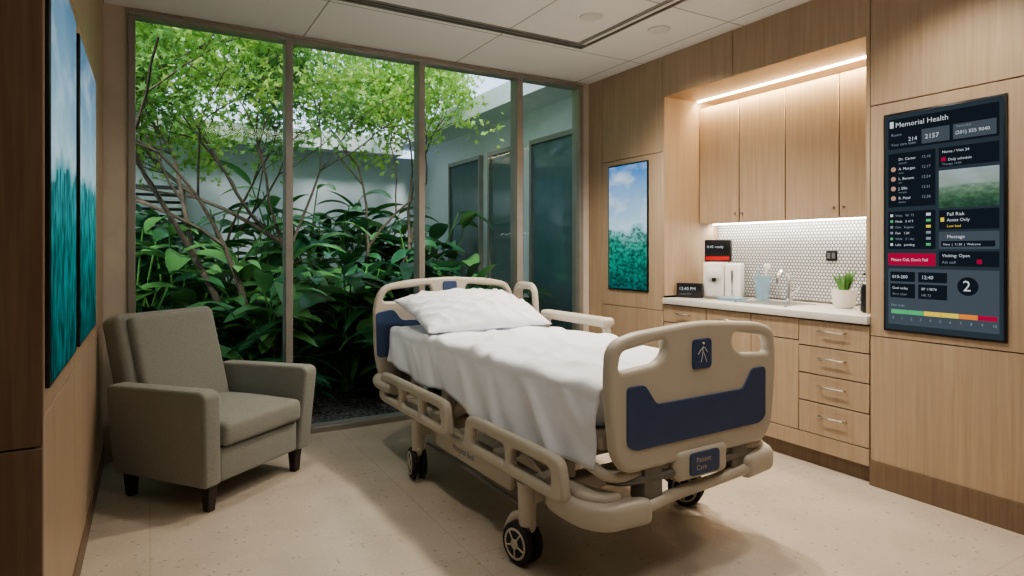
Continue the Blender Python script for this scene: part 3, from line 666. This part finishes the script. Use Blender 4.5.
box('backrest', (-0.325, 0.0, -0.05), (0.325, 0.15, 0.64), F, ch, 0.045, 5, bm4)
box('back_cushion', (-0.275, -0.05, 0.05), (0.275, 0.02, 0.61), F, ch, 0.03, 4, bm4)
for x in (-0.31, 0.31):
    for y in (-0.29, 0.27):
        box('leg', (x-0.03, y-0.03, 0), (x+0.03, y+0.03, 0.14), M['legs'], ch, 0.004, 1, None, 0.7)

# ------------------------------------------------------------ counter items
ZT = 0.9455
def rotobj(name, x, y, a=0): return empty(name, (x, y, ZT), a)
e = rotobj('digital_clock', 3.66, 3.50, radians(-62))
box('case', (-0.10, -0.02, 0), (0.10, 0.03, 0.115), M['black'], e, 0.006, 2)
text('digits', '12:40 PM', 0.035, dm['txt'], Matrix(((1, 0, 0, -0.08), (0, 0, -1, -0.0215), (0, 1, 0, 0.06), (0, 0, 0, 1))), e)
text('digits_b', 'room 214', 0.022, dm['dim'], Matrix(((1, 0, 0, -0.075), (0, 0, -1, -0.0215), (0, 1, 0, 0.025), (0, 0, 0, 1))), e)
e = rotobj('beverage_dispenser', 3.82, 3.38, radians(-62))
box('body', (-0.09, -0.05, 0), (0.07, 0.14, 0.28), M['white'], e, 0.02, 3)
box('body_b', (0.075, -0.05, 0), (0.19, 0.12, 0.27), M['white'], e, 0.015, 3)
box('spout', (-0.055, -0.085, 0.16), (0.045, -0.045, 0.23), M['white'], e, 0.008, 2)
box('nozzle', (-0.015, -0.08, 0.13), (0.015, -0.05, 0.16), M['black'], e, 0.004, 2)
box('drip_tray', (-0.06, -0.12, 0), (0.05, -0.045, 0.02), M['bed_dk'], e, 0.004, 2)
box('handle', (0.125, -0.06, 0.03), (0.14, -0.048, 0.22), M['chrome'], e, 0.004, 2)
box('display_head', (-0.09, 0.0, 0.282), (0.11, 0.06, 0.455), M['black'], e, 0.008, 2)
box('display_stripe', (-0.08, -0.003, 0.295), (0.10, 0.001, 0.325), M['red'], e)
text('display_text', '0:45 ready', 0.03, dm['txt'], Matrix(((1, 0, 0, -0.07), (0, 0, -1, -0.0021), (0, 1, 0, 0.39), (0, 0, 0, 1))), e)
e = rotobj('utensil_cup', 3.98, 3.08)
lathe('cup', [(0.045, 0), (0.062, 0.18), (0.058, 0.18), (0.043, 0.01)], M['bluegl'], (0, 0, 0), e)
tube('brush_handle', [(0.0, 0, 0.02), (0.03, -0.02, 0.26)], 0.007, M['white'], e, 8)
tube('comb_handle', [(0.0, 0.01, 0.02), (0.0, 0.04, 0.25)], 0.006, M['bluegl'], e, 8)
box('brush_head', (0.01, -0.04, 0.235), (0.05, 0.0, 0.27), M['white'], e, 0.008, 2)
e = rotobj('folded_towel', 3.74, 3.16, 0.2)
for k in range(2): box('fold_%d' % k, (-0.06, -0.09, k*0.012+0.0008), (0.06, 0.09, k*0.012+0.0128), M['bluegl'], e, 0.005, 2)
e = rotobj('faucet', 3.99, 2.86)
lathe('base', [(0.03, 0), (0.03, 0.012), (0.018, 0.02), (0.016, 0.07), (0.001, 0.075)], M['chrome'], (0, 0, 0), e, 20)
tube('spout', [(0, 0, 0.05), (0, 0, 0.17), (-0.03, 0, 0.215), (-0.09, 0, 0.22), (-0.125, 0, 0.18), (-0.13, 0, 0.14)], 0.015, M['chrome'], e, 12, False, 6)
tube('lever', [(0.0, -0.015, 0.06), (0.0, -0.06, 0.09), (0, -0.085, 0.12)], 0.008, M['chrome'], e, 8)
e = rotobj('potted_succulent', 3.86, 2.37)
lathe('pot', [(0.05, 0), (0.065, 0.03), (0.076, 0.12), (0.068, 0.12), (0.06, 0.10), (0.002, 0.10)], M['pot'], (0, 0, 0), e)
bm = bmesh.new()
for k in range(26):
    a = random.uniform(0, 2*pi); l = random.uniform(0.08, 0.16); ln = random.uniform(0.1, 0.65)
    pts = [Vector((cos(a)*0.015, sin(a)*0.015, 0.09)), Vector((cos(a)*(0.015+l*ln*0.4), sin(a)*(0.015+l*ln*0.4), 0.09+l*0.6)), Vector((cos(a)*(0.015+l*ln), sin(a)*(0.015+l*ln), 0.09+l))]
    sweep(bm, catmull(pts, 3), [0.008, 0.009, 0.009, 0.008, 0.006, 0.004, 0.001], 5, False, 1.2, 0.5)
me = bpy.data.meshes.new('spikes'); bm.to_mesh(me); bm.free(); finish('spikes', me, M['succ'], e, 60)
e = rotobj('soap_dispenser', 3.72, 2.13)
lathe('bottle', [(0.035, 0), (0.045, 0.01), (0.045, 0.14), (0.035, 0.17), (0.014, 0.18), (0.014, 0.20), (0.001, 0.20)], M['black'], (0, 0, 0), e)
tube('pump', [(0, 0, 0.19), (0, 0, 0.235), (-0.02, 0.0, 0.24), (-0.05, 0, 0.23)], 0.008, M['black'], e, 8)
e = empty('power_outlet')
box('plate', (4.092, 2.565, 1.245), (4.10, 2.645, 1.315), M['black'], e, 0.003, 2)
boxes('sockets', [((4.090, 2.575, 1.26), (4.093, 2.60, 1.30)), ((4.090, 2.61, 1.26), (4.093, 2.635, 1.30))], M['slot'], e)

# ------------------------------------------------------------ courtyard
box('ground_garden', (-6, YW+0.14, -0.2), (8, 14, -0.02), M['mulch'])
cb_ = empty('courtyard_building')
box('rear_wall', (-6, 9.2, -0.02), (3.75, 9.5, 2.75), M['stucco'], cb_)
box('rear_fascia', (-6, 8.9, 2.75), (3.3, 9.6, 3.0), M['stucco_w'], cb_)
box('rear_window', (-3.2, 9.17, 0.8), (-0.45, 9.2, 2.5), M['dglass'], cb_)
boxes('louvres', [((-0.25, 9.05, 1.5+0.09*k), (0.35, 9.15, 1.55+0.09*k)) for k in range(7)], M['stucco_w'], cb_)
box('louvre_back', (-0.3, 9.15, 1.45), (0.4, 9.2, 2.15), M['slot'], cb_)
box('wing_wall', (3.75, 4.73, -0.02), (4.2, 9.2, 2.95), M['stucco_w'], cb_)
box('wing_fascia', (3.3, 4.73, 2.9), (4.4, 9.4, 3.12), M['stucco_w'], cb_)
for i, (a, b) in enumerate([(5.0, 5.9), (6.2, 6.9), (7.2, 8.1)]):
    box('wing_window_%d' % i, (3.72, a, 0.1), (3.75, b, 2.5), M['dglass'], cb_)
    boxes('wing_window_frame_%d' % i, [((3.69, a-0.04, 0.1), (3.75, a, 2.55)), ((3.69, b, 0.1), (3.75, b+0.04, 2.55)), ((3.69, a, 2.5), (3.75, b, 2.55))], M['alu'], cb_)

def rv(): return Vector((random.gauss(0, 1), random.gauss(0, 1), random.gauss(0, 1))).normalized()
def addleaf(bm, p, d, up, l, w):
    d = d.normalized(); s = d.cross(up)
    if s.length < 1e-3: s = Vector((1, 0, 0))
    s.normalize()
    a = bm.verts.new(p); b = bm.verts.new(p+d*l*0.55+s*w*0.62); c = bm.verts.new(p+d*l*0.45+s*w*0.2)
    t = bm.verts.new(p+d*l); g = bm.verts.new(p+d*l*0.45-s*w*0.2); h = bm.verts.new(p+d*l*0.55-s*w*0.62)
    bm.faces.new((a, b, c)); bm.faces.new((a, c, t, g)); bm.faces.new((a, g, h))
def tree(name, base, dirs, seed, nleaf=14, maxd=5, zmin=1.6, mat='leaf1', lr=0.2):
    random.seed(seed); e = empty(name, base); B = Vector(base)
    bw = bmesh.new(); bl_ = bmesh.new()
    def ok(q): 
        w = q+B; return 4.95 < w.y < 8.8 and w.x < 3.25+(0.3 if w.z > 3.3 else 0)
    def grow(p, d, L, r, dep):
        n = 4; pts = [p.copy()]; q = p.copy(); dd = d.copy()
        for k in range(n):
            dd = (dd+rv()*0.18+Vector((0, 0, 0.02))).normalized(); q = q+dd*L/n; pts.append(q.copy())
        if not all(ok(x) for x in pts): return
        sweep(bw, pts, [r*(1-0.35*k/n) for k in range(n+1)], 6 if dep < 3 else 4)
        if dep >= 3:
            for k in range(nleaf):
                t = random.choice(pts[1:]); lp = t+rv()*random.uniform(0.02, lr)
                if lp.z < zmin or not ok(lp): continue
                nd = (rv()+Vector((0, 0, -0.25))).normalized(); addleaf(bl_, lp, nd, rv(), random.uniform(0.055, 0.095), random.uniform(0.045, 0.072))
        if dep < maxd:
            kids = 2 if dep < 1 else 3
            if dep >= 4: kids = 2
            for k in range(kids):
                ang = 0.6 if dep else 0.4
                nd = (dd+rv()*ang*1.1); nd.z = nd.z*0.7+0.10; nd.normalize()
                grow(pts[-1] if k < 2 else pts[random.randint(2, 4)], nd, L*random.uniform(0.68, 0.85), r*0.56, dep+1)
    for (dx, dy, L, r) in dirs: grow(Vector((dx*0.1, dy*0.1, 0)), Vector((dx, dy, 1)).normalized(), L, r, 0)
    me = bpy.data.meshes.new('branches'); bw.to_mesh(me); bw.free(); finish('branches', me, M['bark'], e, 60)
    me = bpy.data.meshes.new('foliage'); bl_.to_mesh(me); bl_.free(); finish('foliage', me, M[mat], e, 0)
tree('japanese_maple', (0.85, 6.0, -0.02), [(-0.22, 0.05, 1.38, 0.042), (0.10, 0.0, 1.42, 0.036), (0.3, 0.15, 1.32, 0.03)], 11, 36, 5, 1.7)
tree('japanese_maple', (1.95, 6.9, -0.02), [(-0.3, 0, 1.5, 0.042), (0.2, 0.1, 1.5, 0.035), (0.0, -0.2, 1.4, 0.03)], 5, 33, 5, 1.8)
tree('japanese_maple', (-0.45, 7.2, -0.02), [(-0.2, 0, 1.5, 0.045), (0.25, 0, 1.55, 0.04)], 9, 38, 5, 1.5)
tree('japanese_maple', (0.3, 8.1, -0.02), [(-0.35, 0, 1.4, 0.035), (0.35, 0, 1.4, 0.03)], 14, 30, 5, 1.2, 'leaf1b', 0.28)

def bigleaf(bm, p, d, L, W, droop):
    n = 7; d = d.normalized(); side = d.cross(Vector((0, 0, 1)))
    if side.length < 1e-3: side = Vector((1, 0, 0))
    side.normalize(); rows = []; q = p.copy(); dd = d.copy()
    roll = random.uniform(-0.5, 0.5)
    for k in range(n+1):
        t = k/n; w = W/2*(sin(pi*min(1, t**0.8))**0.75 if 0 < t < 1 else 0.02)
        nrm = side.cross(dd).normalized(); s2 = (side*cos(roll)+nrm*sin(roll))
        rows.append((q+s2*w+nrm*w*0.25, q.copy(), q-s2*w+nrm*w*0.25))
        dd = (dd+Vector((0, 0, -droop/n))).normalized(); q = q+dd*L/n
    for r_ in rows:
        for p_ in r_:
            w = p_+SB
            if w.y < 4.80 or w.y > 8.85 or w.x > 3.6 or w.z < 0: return
    rows = [tuple(bm.verts.new(p_) for p_ in r_) for r_ in rows]
    for a, b in zip(rows, rows[1:]):
        bm.faces.new((a[0], a[1], b[1], b[0])); bm.faces.new((a[1], a[2], b[2], b[1]))
SB = Vector()
def shrub(name, x, y, h, n, L, W, mat, droop=1.0, spread=0.5):
    global SB
    bm = bmesh.new(); bs = bmesh.new(); e = empty(name, (x, y, -0.02)); SB = Vector((x, y, -0.02))
    for k in range(n):
        a = random.uniform(0, 2*pi); ln = random.uniform(0.1, spread); hh = h*random.uniform(0.35, 1.0)
        tip = Vector((cos(a)*ln*hh, sin(a)*ln*hh, hh)); b0 = Vector((cos(a)*0.03, sin(a)*0.03, 0))
        if (tip+SB).y < 4.85 or (tip+SB).y > 8.85 or (tip+SB).x > 3.6: continue
        pts = catmull([b0, (b0+tip)/2+Vector((0, 0, hh*0.1)), tip], 3)
        sweep(bs, pts, 0.008, 4)
        a2 = a+random.uniform(-0.6, 0.6)
        bigleaf(bm, tip, Vector((cos(a2), sin(a2), random.uniform(0.2, 1.3))), L*random.uniform(0.7, 1.2), W*random.uniform(0.7, 1.2), droop*random.uniform(0.6, 1.5))
        for q_ in range(2): bigleaf(bm, pts[-2-q_], Vector((cos(a2+1-2*q_), sin(a2+1-2*q_), 0.7)), L*0.85, W*0.85, droop)
    me = bpy.data.meshes.new('leaves'); bm.to_mesh(me); bm.free(); finish('leaves', me, mat, e, 60)
    me = bpy.data.meshes.new('stems'); bs.to_mesh(me); bs.free(); finish('stems', me, M['succ'], e, 60)
random.seed(33)
for i in range(65):
    row = i % 5
    y = [5.3, 5.8, 6.5, 7.4, 8.1][row]+random.uniform(-0.12, 0.12)
    x0, x1 = [(-0.1, 3.1), (-0.5, 3.2), (-0.9, 3.3), (-1.2, 3.3), (-1.5, 3.2)][row]
    x = x0+(x1-x0)*((i//5)/12.0)+random.uniform(-0.1, 0.1)
    h = [0.55, 1.0, 1.4, 1.6, 1.75][row]*random.uniform(0.75, 1.2)
    if row == 0 and 0.95 < x < 1.95: continue
    ty = random.random()
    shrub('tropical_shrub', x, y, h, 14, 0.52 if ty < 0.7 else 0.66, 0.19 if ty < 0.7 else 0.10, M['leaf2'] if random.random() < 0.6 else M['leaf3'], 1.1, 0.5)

# ------------------------------------------------------------ lights
w = bpy.data.worlds.new('world'); S.world = w; w.use_nodes = True; nt = w.node_tree
bg = nt.nodes['Background']; bg.inputs[1].default_value = 2.5
tc = nt.nodes.new('ShaderNodeTexCoord'); sx = nt.nodes.new('ShaderNodeSeparateXYZ'); nt.links.new(tc.outputs['Generated'], sx.inputs[0])
r = ramp(nt, [(0.0, (0.52, 0.60, 0.72)), (0.35, (0.56, 0.66, 0.85)), (1.0, (0.46, 0.58, 0.80))]); nt.links.new(sx.outputs[2], r.inputs[0]); nt.links.new(r.outputs[0], bg.inputs[0])
def light(name, kind, loc, rot, energy, col, **kw):
    l = bpy.data.lights.new(name, kind); l.energy = energy; l.color = col
    for k, v in kw.items(): setattr(l, k, v)
    o = bpy.data.objects.new(name, l); o.location = loc; o.rotation_euler = rot; COL.objects.link(o); return o
light('sun', 'SUN', (0, -3, 9), (radians(34), 0, radians(-14)), 6.5, (1.0, 0.96, 0.88), angle=radians(12))
def downlight(x, y, en, col=(1.0, 0.89, 0.75), size=0.14, ang=130):
    e = empty('recessed_downlight')
    lathe('ring', [(0.06, -0.004), (0.075, -0.006), (0.078, 0.0), (0.06, 0.0)], M['white'], (x, y, ZC), e, 28)
    o = light('lamp', 'SPOT', (x, y, ZC-0.02), (0, 0, 0), en, col, spot_size=radians(ang), spot_blend=0.7, shadow_soft_size=size/2); o.parent = e
downlight(2.50, 3.25, 205); downlight(3.0, 1.5, 66); downlight(0.7, 3.5, 50); downlight(2.45, 2.1, 90); downlight(3.05, 3.2, 45)
light('ceiling_fill_light', 'AREA', (1.2, 0.6, ZC-0.01), (0, 0, 0), 18, (1.0, 0.93, 0.84), shape='RECTANGLE', size=1.2, size_y=0.6)  # unseen fill lamp added overhead to brighten the camera side, no fixture there
o = light('led_lamp', 'AREA', (XU-0.05, 2.815, 2.51), (0, radians(-35), 0), 14, (1.0, 0.76, 0.46), shape='RECTANGLE', size=0.02, size_y=1.55); o.parent = lc
o = light('led_lamp', 'AREA', (4.02, 2.815, 1.52), (0, radians(-10), 0), 7, (1.0, 0.93, 0.82), shape='RECTANGLE', size=0.02, size_y=1.55); o.parent = lu
S.view_settings.view_transform = 'AgX'
S.view_settings.look = 'AgX - Medium High Contrast'
